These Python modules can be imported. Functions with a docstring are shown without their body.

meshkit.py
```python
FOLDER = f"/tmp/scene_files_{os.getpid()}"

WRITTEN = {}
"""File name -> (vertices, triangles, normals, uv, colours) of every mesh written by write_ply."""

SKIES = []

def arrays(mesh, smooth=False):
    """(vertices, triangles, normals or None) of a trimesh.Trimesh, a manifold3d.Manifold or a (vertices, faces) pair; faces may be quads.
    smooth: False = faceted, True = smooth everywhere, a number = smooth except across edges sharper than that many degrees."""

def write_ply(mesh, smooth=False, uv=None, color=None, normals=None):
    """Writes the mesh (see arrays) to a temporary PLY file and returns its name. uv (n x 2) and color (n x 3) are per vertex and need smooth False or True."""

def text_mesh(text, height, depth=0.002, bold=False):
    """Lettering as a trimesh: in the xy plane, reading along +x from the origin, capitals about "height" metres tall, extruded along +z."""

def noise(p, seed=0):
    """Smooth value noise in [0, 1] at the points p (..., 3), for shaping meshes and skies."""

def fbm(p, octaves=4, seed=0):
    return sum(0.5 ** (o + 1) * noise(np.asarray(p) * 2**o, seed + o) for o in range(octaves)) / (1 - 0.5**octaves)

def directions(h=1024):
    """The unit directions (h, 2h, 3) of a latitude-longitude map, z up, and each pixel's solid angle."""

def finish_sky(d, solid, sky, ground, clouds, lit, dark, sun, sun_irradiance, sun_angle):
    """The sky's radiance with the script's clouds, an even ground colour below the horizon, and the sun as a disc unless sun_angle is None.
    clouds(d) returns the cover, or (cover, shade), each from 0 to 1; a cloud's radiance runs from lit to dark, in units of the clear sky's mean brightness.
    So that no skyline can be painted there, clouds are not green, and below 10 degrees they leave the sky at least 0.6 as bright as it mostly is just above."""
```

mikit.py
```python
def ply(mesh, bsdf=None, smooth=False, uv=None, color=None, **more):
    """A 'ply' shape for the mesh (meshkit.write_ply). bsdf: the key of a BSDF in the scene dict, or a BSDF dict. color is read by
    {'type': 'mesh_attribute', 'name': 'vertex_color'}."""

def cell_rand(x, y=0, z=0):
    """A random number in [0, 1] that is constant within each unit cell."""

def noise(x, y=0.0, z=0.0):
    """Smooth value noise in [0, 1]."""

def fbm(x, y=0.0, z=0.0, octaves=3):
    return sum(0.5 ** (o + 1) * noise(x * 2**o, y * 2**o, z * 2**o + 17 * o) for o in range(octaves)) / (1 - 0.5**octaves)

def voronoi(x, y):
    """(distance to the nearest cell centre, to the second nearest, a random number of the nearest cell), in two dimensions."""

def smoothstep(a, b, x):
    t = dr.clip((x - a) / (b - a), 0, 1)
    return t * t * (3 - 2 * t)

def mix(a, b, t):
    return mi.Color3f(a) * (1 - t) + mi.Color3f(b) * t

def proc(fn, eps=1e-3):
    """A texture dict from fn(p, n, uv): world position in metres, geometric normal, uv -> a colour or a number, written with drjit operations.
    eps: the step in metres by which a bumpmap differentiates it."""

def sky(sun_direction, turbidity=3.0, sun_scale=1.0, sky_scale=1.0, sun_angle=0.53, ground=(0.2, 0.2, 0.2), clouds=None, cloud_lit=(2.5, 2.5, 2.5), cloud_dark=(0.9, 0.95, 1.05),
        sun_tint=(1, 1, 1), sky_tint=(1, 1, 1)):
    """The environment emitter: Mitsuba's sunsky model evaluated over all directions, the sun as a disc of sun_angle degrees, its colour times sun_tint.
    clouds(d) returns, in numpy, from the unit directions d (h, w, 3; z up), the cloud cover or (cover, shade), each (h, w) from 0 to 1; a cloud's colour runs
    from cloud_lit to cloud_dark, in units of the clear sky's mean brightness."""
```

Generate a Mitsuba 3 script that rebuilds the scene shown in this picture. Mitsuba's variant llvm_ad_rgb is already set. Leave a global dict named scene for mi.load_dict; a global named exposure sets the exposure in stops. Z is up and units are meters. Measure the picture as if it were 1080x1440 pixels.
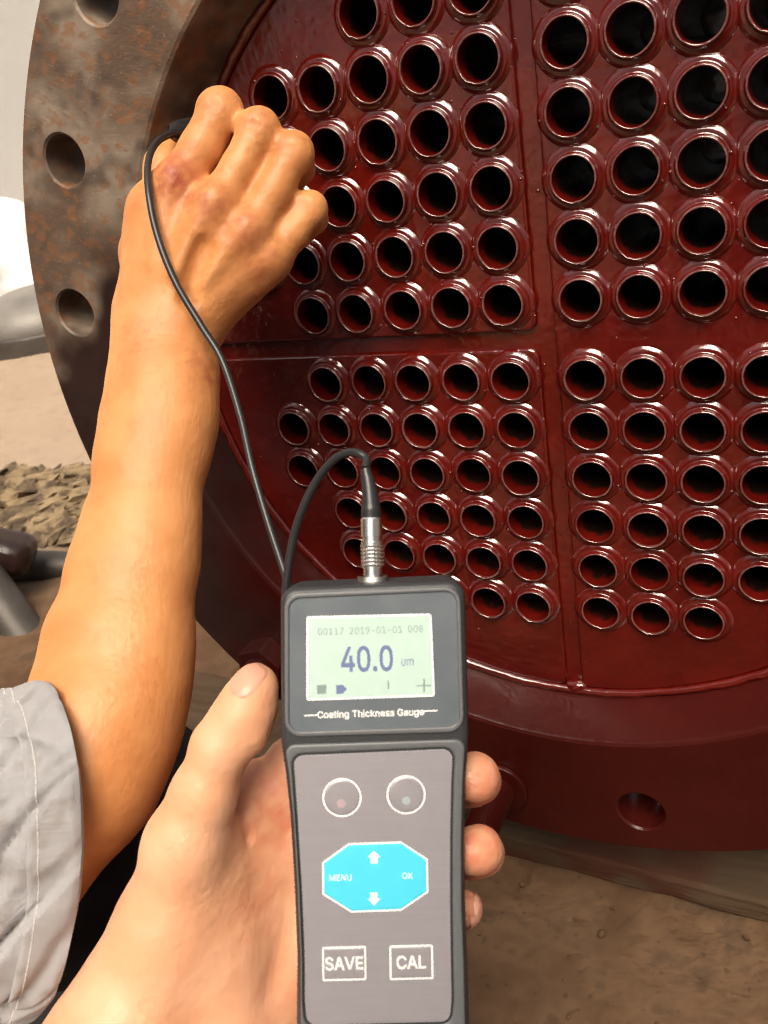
import math, numpy as np, trimesh, drjit as dr, mitsuba as mi, manifold3d as m3, mikit, meshkit
from shapely.geometry import Polygon, Point, box
from shapely import affinity
from mikit import proc, noise, fbm, smoothstep, mix
T = mi.ScalarTransform4f
scene, labels = {'type': 'scene'}, {}

# ------------------------------------------------------------------ camera, sky, exposure
F = 1231.73                                   # focal length in pixels of the 1080 x 1440 photograph
CAM = np.array([0.143538, -0.48863, 0.140157])
RIGHT, DOWN, AHEAD = np.array([[0.897573, 0.411647, -0.157827], [0.048162, -0.447406, -0.893033], [-0.438227, 0.793961, -0.421405]])
scene['camera'] = {'type': 'thinlens', 'fov': 2 * math.degrees(math.atan(540 / F)), 'fov_axis': 'x', 'near_clip': 0.01, 'far_clip': 200.0,
                   'aperture_radius': 0.0009, 'focus_distance': 0.50,
                   'to_world': T().look_at(origin=CAM.tolist(), target=(CAM + AHEAD).tolist(), up=(-DOWN).tolist())}
SUN = np.array((0.17, -0.58, 0.79)); SUN /= np.linalg.norm(SUN)
def overcast(d):
    """A closed cloud cover, duller towards the horizon."""
    e = np.clip(d[..., 2], 0, 1); n = meshkit.fbm(d * 3.5, 4, 6)
    return np.ones_like(e), 1 - np.clip((e * 1.05) ** 1.3 * (0.75 + 0.5 * n), 0, 1)
scene['sky'] = mikit.sky(SUN, turbidity=3, sun_scale=1.25, sun_angle=40, clouds=overcast, cloud_lit=(2.1, 2.09, 2.05), cloud_dark=(0.6, 0.6, 0.595), sun_tint=(0.93, 0.98, 1.05))
exposure = 1.85

# ------------------------------------------------------------------ helpers
rng = np.random.default_rng(7)
def cam(u, v, z):
    """The place z metres deep that the photograph shows at (u, v); used to take measurements off the photograph."""
    return CAM + z * ((u - 540) / F * RIGHT + (v - 720) / F * DOWN + AHEAD)
def onground(u, v, zg):
    d = (u - 540) / F * RIGHT + (v - 720) / F * DOWN + AHEAD
    return CAM + d * (zg - CAM[2]) / d[2]
def rgb(*c): return {'type': 'rgb', 'value': list(c)}
def numbered(k):
    if k not in scene: return k
    i = 1
    while f'{k}_{i:03d}' in scene: i += 1
    return f'{k}_{i:03d}'
def obj(name, mesh, bsdf, parent=None, smooth=30, **kw):
    k = numbered((parent + '__' if parent else '') + name)
    scene[k] = mesh if isinstance(mesh, dict) else mikit.ply(mesh, bsdf, smooth=smooth, **kw)
    return k
def tag(k, label, cat, group=None, kind=None):
    labels[k] = {'label': label, 'category': cat}
    if group: labels[k]['group'] = group
    if kind: labels[k]['kind'] = kind
    return k
def mesh_of(v, f): return trimesh.Trimesh(np.asarray(v, float), np.asarray(f, int), process=False)
def cat(ms): return trimesh.util.concatenate(ms)
def grid_faces(n, m, closed=True):
    """Faces of n rings of m points each."""
    i, j = np.meshgrid(np.arange(n - 1), np.arange(m if closed else m - 1), indexing='ij')
    a, b = i * m + j, i * m + (j + 1) % m
    q = np.stack([a, b, b + m, a + m], -1).reshape(-1, 4)
    return np.vstack([q[:, [0, 1, 2]], q[:, [0, 2, 3]]])
def lathe(profile, n=64, fn=None):
    """profile of (r, z), round the z axis; outward when z rises with the profile's outside on the right."""
    p = np.asarray(profile, float); a = np.arange(n) / n * 2 * np.pi
    v = np.stack([p[:, :1] * np.cos(a), p[:, :1] * np.sin(a), np.repeat(p[:, 1:], n, 1)], -1)
    if fn is not None: v = fn(v, a)
    return mesh_of(v.reshape(-1, 3), grid_faces(len(p), n))
def spline(pts, n):
    """Catmull-Rom through rows of any width."""
    p = np.asarray(pts, float); p = np.vstack([2 * p[0] - p[1], p, 2 * p[-1] - p[-2]])
    t = np.linspace(0, len(p) - 3 - 1e-9, n); i = t.astype(int); t = (t - i)[:, None]
    a, b, c, d = p[i], p[i + 1], p[i + 2], p[i + 3]
    return 0.5 * (2 * b + (c - a) * t + (2 * a - 5 * b + 4 * c - d) * t ** 2 + (3 * b - a - 3 * c + d) * t ** 3)
def sweep(path, radius, n=16, caps=True):
    p = np.asarray(path, float); r = np.broadcast_to(radius, len(p))
    t = np.gradient(p, axis=0); t /= np.linalg.norm(t, axis=1, keepdims=True)
    u = np.cross(t[0], [0.3, 0.5, 0.81]); rings = []
    a = np.arange(n) / n * 2 * np.pi
    for i in range(len(p)):
        u = u - t[i] * (u @ t[i]); u /= np.linalg.norm(u); w = np.cross(t[i], u)
        rings.append(p[i] + r[i] * (np.cos(a)[:, None] * u + np.sin(a)[:, None] * w))
    v, f = np.vstack(rings), grid_faces(len(p), n)
    if caps:
        k = len(v); v = np.vstack([v, p[0], p[-1]]); j = np.arange(n); e = (len(p) - 1) * n
        f = np.vstack([f, np.c_[(j + 1) % n, j, np.full(n, k)], np.c_[e + j, e + (j + 1) % n, np.full(n, k + 1)]])
    return mesh_of(v, f)
def extrude(poly, h, z=0.0):
    ms = [trimesh.creation.extrude_polygon(g, h, engine='earcut') for g in getattr(poly, 'geoms', [poly]) if g.area > 0]
    m = cat(ms); m.apply_translation([0, 0, z]); return m
def ring_of(poly, n):
    """n points spread evenly round the polygon, anticlockwise, and outward normals."""
    e = poly.exterior; p = np.array([e.interpolate(s, normalized=True).coords[0] for s in np.arange(n) / n])
    if Polygon(p).exterior.is_ccw is False: p = p[::-1]
    t = np.roll(p, -1, 0) - np.roll(p, 1, 0); t /= np.linalg.norm(t, axis=1, keepdims=True)
    return p, np.c_[t[:, 1], -t[:, 0]]
def loft(poly, steps, n=240, bottom=True):
    """A plate with rounded edges: steps of (inset, z) from the back to the front; flat caps."""
    p, nn = ring_of(poly, n); v = []
    for inset, z in steps: v.append(np.c_[p - nn * inset, np.full(n, z)])
    f = [grid_faces(len(steps), n)]
    v.append(np.r_[v[-1].mean(0)][None]); k = len(steps) * n; j = np.arange(n); e = (len(steps) - 1) * n
    f.append(np.c_[e + j, e + (j + 1) % n, np.full(n, k)])
    if bottom: v.append(np.r_[v[0].mean(0)][None]); f.append(np.c_[(j + 1) % n, j, np.full(n, k + 1)])
    return mesh_of(np.vstack(v), np.vstack(f))
def rounded(poly, r): return poly.buffer(-r, quad_segs=12).buffer(r, quad_segs=12)
def moved(m, M): m = m.copy(); m.apply_transform(M); return m
def frame(o, x, y, z):
    M = np.eye(4); M[:3, 0], M[:3, 1], M[:3, 2], M[:3, 3] = x, y, z, o; return M
def soft_box(sx, sy, sz, r=0.004, seed=0, rough=0.0, cell=0.02):
    """A box with rounded edges and an uneven surface, centred on the origin."""
    c = np.array([sx, sy, sz]) / 2 - r
    s = m3.Manifold.sphere(r, 16)
    b = m3.Manifold.batch_hull([s.translate(c * k) for k in np.array(np.meshgrid([-1, 1], [-1, 1], [-1, 1])).reshape(3, -1).T])
    m = b.refine_to_length(max(min(sx, sy, sz) / 4, cell)).to_mesh()
    m = trimesh.Trimesh(m.vert_properties[:, :3], m.tri_verts)
    if rough: m.vertices += (meshkit.fbm(m.vertices / 0.03 + seed * 7.3, 3, seed)[:, None] - 0.5) * rough * m.vertex_normals
    return m

# ---- bodies: a smooth union of tapered capsules on a grid, turned into one mesh by surface nets
class Body:
    def __init__(s, lo, hi, h):
        s.h, s.lo = h, np.array(lo, float); s.n = np.ceil((np.array(hi) - lo) / h).astype(int) + 1
        s.ax = [(s.lo[k] + h * np.arange(s.n[k])).astype(np.float32) for k in range(3)]
        s.d = np.full(s.n, 0.05, np.float32)
    def window(s, lo, hi, pad):
        i0 = np.clip(((np.array(lo) - pad - s.lo) / s.h).astype(int), 0, s.n); i1 = np.clip(((np.array(hi) + pad - s.lo) / s.h).astype(int) + 2, 0, s.n)
        return tuple(slice(a, b) for a, b in zip(i0, i1))
    def bone(s, a, b, ra, rb, k=0.004, cut=False, flat=None):
        a, b = np.asarray(a, float), np.asarray(b, float); R = max(ra, rb)
        w = s.window(np.minimum(a, b) - R, np.maximum(a, b) + R, 0.016 + k)
        if min(x.stop - x.start for x in w) <= 0: return
        X, Y, Z = np.meshgrid(*[ax[q] for ax, q in zip(s.ax, w)], indexing='ij', sparse=True)
        q = [X - a[0], Y - a[1], Z - a[2]]; ba = b - a; L = max(ba @ ba, 1e-9)
        t = np.clip((q[0] * ba[0] + q[1] * ba[1] + q[2] * ba[2]) / L, 0, 1)
        q = [q[i] - t * ba[i] for i in range(3)]
        if flat is not None:
            n, sc = flat; n = np.asarray(n, float); dn = (q[0] * n[0] + q[1] * n[1] + q[2] * n[2]) * (sc - 1)
            q = [q[i] + dn * n[i] for i in range(3)]
        d = np.sqrt(q[0] ** 2 + q[1] ** 2 + q[2] ** 2) - (ra + (rb - ra) * t)
        o = s.d[w]
        if cut: d = -d; hh = np.maximum(k - np.abs(o - d), 0) / k; s.d[w] = np.maximum(o, d) + hh * hh * k * 0.25
        else: hh = np.maximum(k - np.abs(o - d), 0) / k; s.d[w] = np.minimum(o, d) - hh * hh * k * 0.25
    def chain(s, pts, k=0.004, **kw):
        for (a, ra), (b, rb) in zip(pts[:-1], pts[1:]): s.bone(a, b, ra, rb, k, **kw)
    def join(s, o, k):
        hh = np.maximum(k - np.abs(s.d - o.d), 0) / k; s.d = np.minimum(s.d, o.d) - hh * hh * k * 0.25
    def mesh(s, taubin=6):
        d = s.d; ins = d < 0
        c = [ins[i:d.shape[0] - 1 + i, j:d.shape[1] - 1 + j, k:d.shape[2] - 1 + k] for i in (0, 1) for j in (0, 1) for k in (0, 1)]
        tot = sum(x.astype(np.int8) for x in c); cell = (tot > 0) & (tot < 8)
        idx = np.full(cell.shape, -1, np.int64); I = np.argwhere(cell); idx[cell] = np.arange(len(I))
        P, W = np.zeros((len(I), 3)), np.zeros(len(I))
        corner = [np.array((i, j, k)) for i in (0, 1) for j in (0, 1) for k in (0, 1)]
        for a in range(8):
            for b in range(a + 1, 8):
                if np.abs(corner[a] - corner[b]).sum() != 1: continue
                da = d[tuple((I + corner[a]).T)].astype(float); db = d[tuple((I + corner[b]).T)].astype(float); x = (da < 0) != (db < 0)
                t = np.where(x, da / np.where(da == db, 1, da - db), 0)
                P += x[:, None] * (corner[a] + t[:, None] * (corner[b] - corner[a])); W += x
        V = s.lo + s.h * (I + P / W[:, None]); Fs = []
        for ax in range(3):
            o = [k for k in range(3) if k != ax]
            sl0, sl1 = [slice(1, -1)] * 3, [slice(1, -1)] * 3
            sl0[ax] = slice(0, -1); sl1[ax] = slice(1, None)
            x = ins[tuple(sl0)] != ins[tuple(sl1)]; E = np.argwhere(x); flip = ins[tuple(sl0)][x]
            off = np.zeros(3, int); off[o] = 1; E = E + off
            def g(i, j): q = E.copy(); q[:, o[0]] -= i; q[:, o[1]] -= j; return idx[tuple(q.T)]
            q = np.stack([g(1, 1), g(0, 1), g(0, 0), g(1, 0)], 1)
            if ax == 1: flip = ~flip
            q[~flip] = q[~flip][:, ::-1]; q = q[(q >= 0).all(1)]
            Fs += [q[:, [0, 1, 2]], q[:, [0, 2, 3]]]
        m = trimesh.Trimesh(V, np.vstack(Fs), process=False)
        if taubin: trimesh.smoothing.filter_taubin(m, 0.5, 0.53, taubin)
        return m

# ------------------------------------------------------------------ materials
def bsdf(name, d): scene[name] = d; return name
def two(d): return {'type': 'twosided', 'bsdf': d}
def bump(inner, fn, scale=1.0, eps=4e-4):
    return {'type': 'bumpmap', 'scale': float(scale), 'arbitrary': proc(fn, eps), 'bsdf': inner}

def red_paint_colour(p, n, uv):
    a = fbm(p.x * 30, p.y * 30, p.z * 30, 3); b = fbm(p.x * 260, p.y * 260, p.z * 260, 2)
    return mix((0.27, 0.0165, 0.0105), (0.35, 0.025, 0.0155), smoothstep(0.3, 0.7, a * 0.7 + b * 0.3))
def paint_relief(p, n, uv):
    brushed = fbm(p.x * 420 + p.z * 60, p.y * 420, p.z * 90, 2) * 0.00014
    peel = fbm(p.x * 70, p.y * 70, p.z * 70, 3) * 0.0006 + noise(p.x * 330, p.y * 330, p.z * 330) * 0.00013
    return brushed + peel
paint = {'type': 'roughplastic', 'diffuse_reflectance': proc(red_paint_colour), 'alpha': 0.05, 'int_ior': 2.0, 'nonlinear': True}
bsdf('red_paint', two(bump(paint, paint_relief)))
def rust_colour(p, n, uv):
    a = fbm(p.x * 24, p.y * 24, p.z * 24, 4); b = fbm(p.x * 150 + 9, p.y * 150, p.z * 150, 3); c = noise(p.x * 700, p.y * 700, p.z * 700)
    k = mix((0.10, 0.066, 0.048), (0.235, 0.185, 0.145), smoothstep(0.32, 0.68, a))
    k = mix(k, (0.20, 0.085, 0.036), smoothstep(0.46, 0.7, b) * 0.6)
    k = mix(k, (0.042, 0.029, 0.024), smoothstep(0.52, 0.75, fbm(p.x * 40, p.y * 40, p.z * 40 + 4, 3)) * 0.7)
    scratch = smoothstep(0.86, 0.94, noise(p.x * 260 + p.z * 420, p.y * 300, p.z * 40 - p.x * 60)) * smoothstep(0.6, 0.75, noise(p.x * 30, p.y * 30, p.z * 30))
    return mix(k, (0.34, 0.28, 0.22), scratch * 0.4 + smoothstep(0.80, 0.99, c) * 0.22)
def rust_relief(p, n, uv): return fbm(p.x * 160, p.y * 160, p.z * 160, 4) * 0.0006 + noise(p.x * 900, p.y * 900, p.z * 900) * 0.00022
rust = bump({'type': 'principled', 'base_color': proc(rust_colour), 'roughness': 0.5, 'metallic': 0.05, 'specular': 0.28}, rust_relief)
def painted_part(p, n, uv):
    """1 where the flange carries red paint: its lower part; the bare upper left is rusted steel."""
    wob = (fbm(p.x * 22, p.y * 22, p.z * 22, 3) - 0.5)
    side = smoothstep(0.205, 0.165, (-p.x * 0.47 + p.z * 0.88) + wob * 0.10)
    return side
flange_paint = bump({'type': 'principled', 'roughness': 0.26, 'specular': 0.4, 'base_color': proc(lambda p, n, uv: mix(mix((0.034, 0.0034, 0.0027), (0.050, 0.0052, 0.0038), fbm(p.x * 40, p.y * 40, p.z * 40, 3)), mix((0.016, 0.0075, 0.0068), (0.030, 0.015, 0.013), fbm(p.x * 50, p.y * 50, p.z * 50, 4)), smoothstep(-0.20, -0.27, p.x + (fbm(p.x * 25, p.y * 25, p.z * 25, 3) - 0.5) * 0.07)))}, paint_relief)  # left part mixed to near-black brown, its shade painted into the colour
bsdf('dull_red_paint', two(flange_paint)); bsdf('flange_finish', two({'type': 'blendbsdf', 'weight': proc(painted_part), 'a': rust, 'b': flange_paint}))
def bore_colour(p, n, uv): return mix((0.05, 0.012, 0.008), (0.075, 0.035, 0.018), fbm(p.x * 200, p.y * 90, p.z * 200, 3))

def skin(name, tone):
    attr = {'type': 'mesh_attribute', 'name': 'vertex_color'}
    def relief(p, n, uv):
        return noise(p.x * 1500, p.y * 1500, p.z * 1500) * 0.00012 + fbm(p.x * 420, p.y * 420, p.z * 420, 3) * 0.00032
    bsdf(name, two(bump({'type': 'principled', 'base_color': attr, 'roughness': 0.46, 'specular': 0.42, 'sheen': 0.25, 'sheen_tint': 0.6}, relief, eps=3e-4)))
skin('skin_tanned', 0); scene['skin_fair'] = scene['skin_tanned']
bsdf('nail', two({'type': 'principled', 'base_color': rgb(0.58, 0.29, 0.20), 'roughness': 0.34, 'specular': 0.5}))
def twill_colour(p, n, uv):
    a = fbm(p.x * 40, p.y * 40, p.z * 40, 3); s = smoothstep(0.62, 0.8, fbm(p.x * 90 + 5, p.y * 90, p.z * 90, 3))
    k = mix((0.265, 0.258, 0.268), (0.345, 0.337, 0.348), a)
    return mix(k, (0.2, 0.18, 0.165), s * 0.5)
def twill_relief(p, n, uv): return dr.sin((p.x * 0.7 + p.z - p.y * 0.4) * 5200) * 0.00006 + fbm(p.x * 300, p.y * 300, p.z * 300, 2) * 0.0005
bsdf('grey_twill', two(bump({'type': 'principled', 'base_color': proc(twill_colour), 'roughness': 0.85, 'specular': 0.2, 'sheen': 0.3}, twill_relief, eps=2e-4)))
bsdf('stitch', two({'type': 'diffuse', 'reflectance': rgb(0.5, 0.48, 0.47)}))
bsdf('dark_cloth', two({'type': 'principled', 'base_color': proc(lambda p, n, uv: mix((0.010, 0.009, 0.010), (0.022, 0.019, 0.019), fbm(p.x * 50, p.y * 50, p.z * 50, 3))), 'roughness': 0.9, 'specular': 0.2}))
bsdf('black_rubber', two({'type': 'principled', 'base_color': rgb(0.018, 0.018, 0.02), 'roughness': 0.36, 'specular': 0.5}))
def shell_relief(p, n, uv): return noise(p.x * 2500, p.y * 2500, p.z * 2500) * 0.00003
bsdf('dark_plastic', two(bump({'type': 'principled', 'base_color': rgb(0.028, 0.030, 0.034), 'roughness': 0.42, 'specular': 0.5}, shell_relief, eps=1e-4)))
bsdf('grey_plastic', two(bump({'type': 'principled', 'base_color': rgb(0.27, 0.275, 0.29), 'roughness': 0.4, 'specular': 0.5}, shell_relief, eps=1e-4)))
bsdf('frame_plastic', two(bump({'type': 'principled', 'base_color': rgb(0.11, 0.115, 0.125), 'roughness': 0.38, 'specular': 0.5}, shell_relief, eps=1e-4)))
bsdf('panel_glass', two({'type': 'principled', 'base_color': proc(lambda p, n, uv: mix((0.088, 0.106, 0.125), (0.13, 0.15, 0.17), fbm(p.x * 70, p.y * 70, p.z * 70, 3))), 'roughness': proc(lambda p, n, uv: 0.2 + 0.2 * fbm(p.x * 90, p.y * 90, p.z * 90 + 3, 3)), 'specular': 0.6}))
GX, GY = math.cos(math.radians(1.7)) * RIGHT - math.sin(math.radians(1.7)) * DOWN, -math.sin(math.radians(1.7)) * RIGHT - math.cos(math.radians(1.7)) * DOWN
def keypad_colour(p, n, uv):
    a = p.x * float(GY[0]) + p.y * float(GY[1]) + p.z * float(GY[2]); b = p.x * float(GX[0]) + p.y * float(GX[1]) + p.z * float(GX[2])
    k = noise(a * 5200, b * 90) * 0.5 + noise(a * 1900, b * 40, 7) * 0.5
    return mix((0.30, 0.284, 0.315), (0.325, 0.308, 0.34), k)
bsdf('keypad_film', two({'type': 'principled', 'base_color': proc(keypad_colour), 'roughness': 0.36, 'metallic': 0.25, 'specular': 0.5}))
bsdf('white_print', two({'type': 'diffuse', 'reflectance': rgb(0.82, 0.82, 0.82)}))
bsdf('cyan_print', two({'type': 'principled', 'base_color': rgb(0.075, 0.56, 0.76), 'roughness': 0.35, 'specular': 0.5}))
bsdf('lcd', two({'type': 'principled', 'base_color': proc(lambda p, n, uv: mix((0.35, 0.455, 0.41), (0.38, 0.48, 0.435), fbm(p.x * 60, p.y * 60, p.z * 60, 2))), 'roughness': 0.3, 'specular': 0.4}))
bsdf('lcd_ink', two({'type': 'diffuse', 'reflectance': rgb(0.15, 0.19, 0.34)}))
bsdf('lcd_faint_ink', two({'type': 'diffuse', 'reflectance': rgb(0.21, 0.28, 0.27)}))
bsdf('faint_red', two({'type': 'diffuse', 'reflectance': rgb(0.42, 0.33, 0.37)}))
bsdf('faint_teal', two({'type': 'diffuse', 'reflectance': rgb(0.34, 0.39, 0.42)}))
bsdf('bright_steel', two({'type': 'roughconductor', 'material': 'none', 'alpha': 0.14, 'specular_reflectance': rgb(0.86, 0.85, 0.83)}))
bsdf('satin_steel', two({'type': 'roughconductor', 'material': 'none', 'alpha': 0.28, 'specular_reflectance': rgb(0.66, 0.64, 0.61)}))
def dirt_colour(p, n, uv):
    a = fbm(p.x * 3, p.y * 3, 0, 4); b = fbm(p.x * 38, p.y * 38, 2, 4); c = fbm(p.x * 190, p.y * 190, 5, 2)
    unshaded = smoothstep(-0.72, -1.15, p.x - p.y * 0.2 + a * 0.3)                # brown earth darkened by the vessel in place of shade, paler floor farther off
    k = mix(mix((0.10, 0.054, 0.029), (0.155, 0.091, 0.052), smoothstep(0.3, 0.7, a * 0.5 + b * 0.5)), mix((0.25, 0.185, 0.135), (0.32, 0.24, 0.18), a), unshaded)
    k = mix(k, (0.05, 0.032, 0.021), smoothstep(0.60, 0.78, b) * 0.5 * (1 - unshaded * 0.8))
    return mix(k, (0.03, 0.018, 0.013), smoothstep(0.78, 0.88, c) * 0.35 * (1 - unshaded * 0.9))
def dirt_relief(p, n, uv): return fbm(p.x * 90, p.y * 90, 0, 4) * 0.004 + noise(p.x * 500, p.y * 500) * 0.0004
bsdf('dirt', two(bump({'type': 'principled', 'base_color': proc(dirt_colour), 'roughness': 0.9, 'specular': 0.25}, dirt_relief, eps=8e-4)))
def timber_colour(p, n, uv):
    g = fbm(p.x * 12, p.y * 140, p.z * 140, 4)
    k = mix((0.05, 0.031, 0.018), (0.105, 0.068, 0.042), g)
    return mix(k, (0.075, 0.022, 0.014), smoothstep(0.55, 0.68, fbm(p.x * 17 + 3, p.y * 17, p.z * 17, 3)) * 0.7)
bsdf('timber', two(bump({'type': 'principled', 'base_color': proc(timber_colour), 'roughness': 0.85, 'specular': 0.2}, lambda p, n, uv: fbm(p.x * 14, p.y * 220, p.z * 220, 3) * 0.0025, eps=6e-4)))
def rubble_colour(p, n, uv):
    return mix((0.075, 0.053, 0.036), (0.24, 0.175, 0.105), smoothstep(0.3, 0.7, fbm(p.x * 40, p.y * 40, p.z * 40, 4)))
bsdf('rubble', two(bump({'type': 'principled', 'base_color': proc(rubble_colour), 'roughness': 0.95, 'specular': 0.2}, lambda p, n, uv: fbm(p.x * 70, p.y * 70, p.z * 70, 3) * 0.006, eps=1e-3)))
bsdf('plaster', two({'type': 'principled', 'base_color': proc(lambda p, n, uv: mix((0.40, 0.395, 0.39), (0.46, 0.455, 0.45), fbm(p.x * 2, p.y * 2, p.z * 2, 4))), 'roughness': 0.9}))
bsdf('white_sheeting', two({'type': 'principled', 'base_color': rgb(0.82, 0.82, 0.82), 'roughness': 0.5, 'specular': 0.4}))
bsdf('dull_grey_metal', two({'type': 'principled', 'base_color': proc(lambda p, n, uv: mix((0.05, 0.042, 0.037), (0.10, 0.085, 0.075), fbm(p.x * 30, p.y * 30, p.z * 30, 3))), 'roughness': 0.5, 'metallic': 0.4}))

bsdf('pale_grey_metal', two({'type': 'principled', 'base_color': proc(lambda p, n, uv: mix((0.15, 0.135, 0.125), (0.22, 0.205, 0.19), fbm(p.x * 20, p.y * 20, p.z * 20, 3))), 'roughness': 0.5, 'metallic': 0.2}))

# ------------------------------------------------------------------ setting: ground
ZG = -0.44
def ground_mesh():
    xs = np.concatenate([[-60, -20, -9, -5], np.arange(-3.2, 1.6, 0.02), [2.5, 6, 20, 60]]); ys = np.concatenate([[-60, -20, -6, -2.5], np.arange(-1.2, 2.6, 0.02), [4, 8, 20, 60]])
    X, Y = np.meshgrid(xs, ys, indexing='ij'); P = np.stack([X, Y, 0 * X], -1)
    Z = ZG + (meshkit.fbm(P * 5, 4, 3) - 0.5) * 0.014 + (meshkit.fbm(P * 28, 3, 9) - 0.5) * 0.005
    i, j = np.meshgrid(np.arange(len(xs) - 1), np.arange(len(ys) - 1), indexing='ij'); m = len(ys); a = i * m + j
    q = np.stack([a, a + m, a + m + 1, a + 1], -1).reshape(-1, 4)
    return mesh_of(np.stack([X, Y, Z], -1).reshape(-1, 3), np.vstack([q[:, [0, 1, 2]], q[:, [0, 2, 3]]]))
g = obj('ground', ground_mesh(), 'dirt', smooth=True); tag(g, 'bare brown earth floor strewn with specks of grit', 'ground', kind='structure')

# ------------------------------------------------------------------ heat exchanger end: axis along y, its face looks towards -y
PITCH, OFFX, OFFZ = 0.032, 0.0225, 0.02305
CX, CZ = -0.0028, -0.0048
R_SHEET, R_BORE, R_RIM, R_BOLTS, D_FLANGE = 0.2483, 0.2615, 0.3517, 0.318, 0.0372
HX = 'heat_exchanger'
labels[HX] = {'label': 'round flanged end of a heat exchanger with glossy dark red tube sheet full of holes', 'category': 'heat exchanger'}
COLS = [5, 6, 6, 5, 5, 3]                     # tubes in each row, outwards from the horizontal groove
spots = [(sx * (OFFX + PITCH * c), sz * (OFFZ + PITCH * r)) for sx in (-1, 1) for sz in (1, -1) for r in range(6) for c in range(COLS[r])]
def pad(poly, holes):
    """A raised field of the sheet: flat top at y = 0, rounded rim falling to y = +4 mm; x, z of the polygon lie in the sheet."""
    n = 500; p, nn = ring_of(poly, n); steps = [(0, 0.0042), (0, 0.0016), (0.0004, 0.0007), (0.0011, 0.00015), (0.0019, 0.0)]
    v = np.vstack([np.c_[(p - nn * i)[:, 0], np.full(n, y), (p - nn * i)[:, 1]] for i, y in steps]); f = grid_faces(len(steps), n)
    top = Polygon(p - nn * 0.0019, [h for h in holes])
    tv, tf = trimesh.creation.triangulate_polygon(top, engine='earcut')
    return cat([mesh_of(v, f), mesh_of(np.c_[tv[:, 0], np.zeros(len(tv)), tv[:, 1]], tf)])
disc = Point(CX, CZ).buffer(R_SHEET - 0.0035, quad_segs=90)
R_HOLE = 0.0118
def hole(x, z): a = -np.arange(40) / 40 * 2 * np.pi; return np.c_[x + R_HOLE * np.cos(a), z + R_HOLE * np.sin(a)]
G = 0.0053
fields = {'ul': box(-1, G, -G, 1), 'll': box(-1, -1, -G, -G), 'r': box(G, -1, 1, 1)}
pads = []
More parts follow.
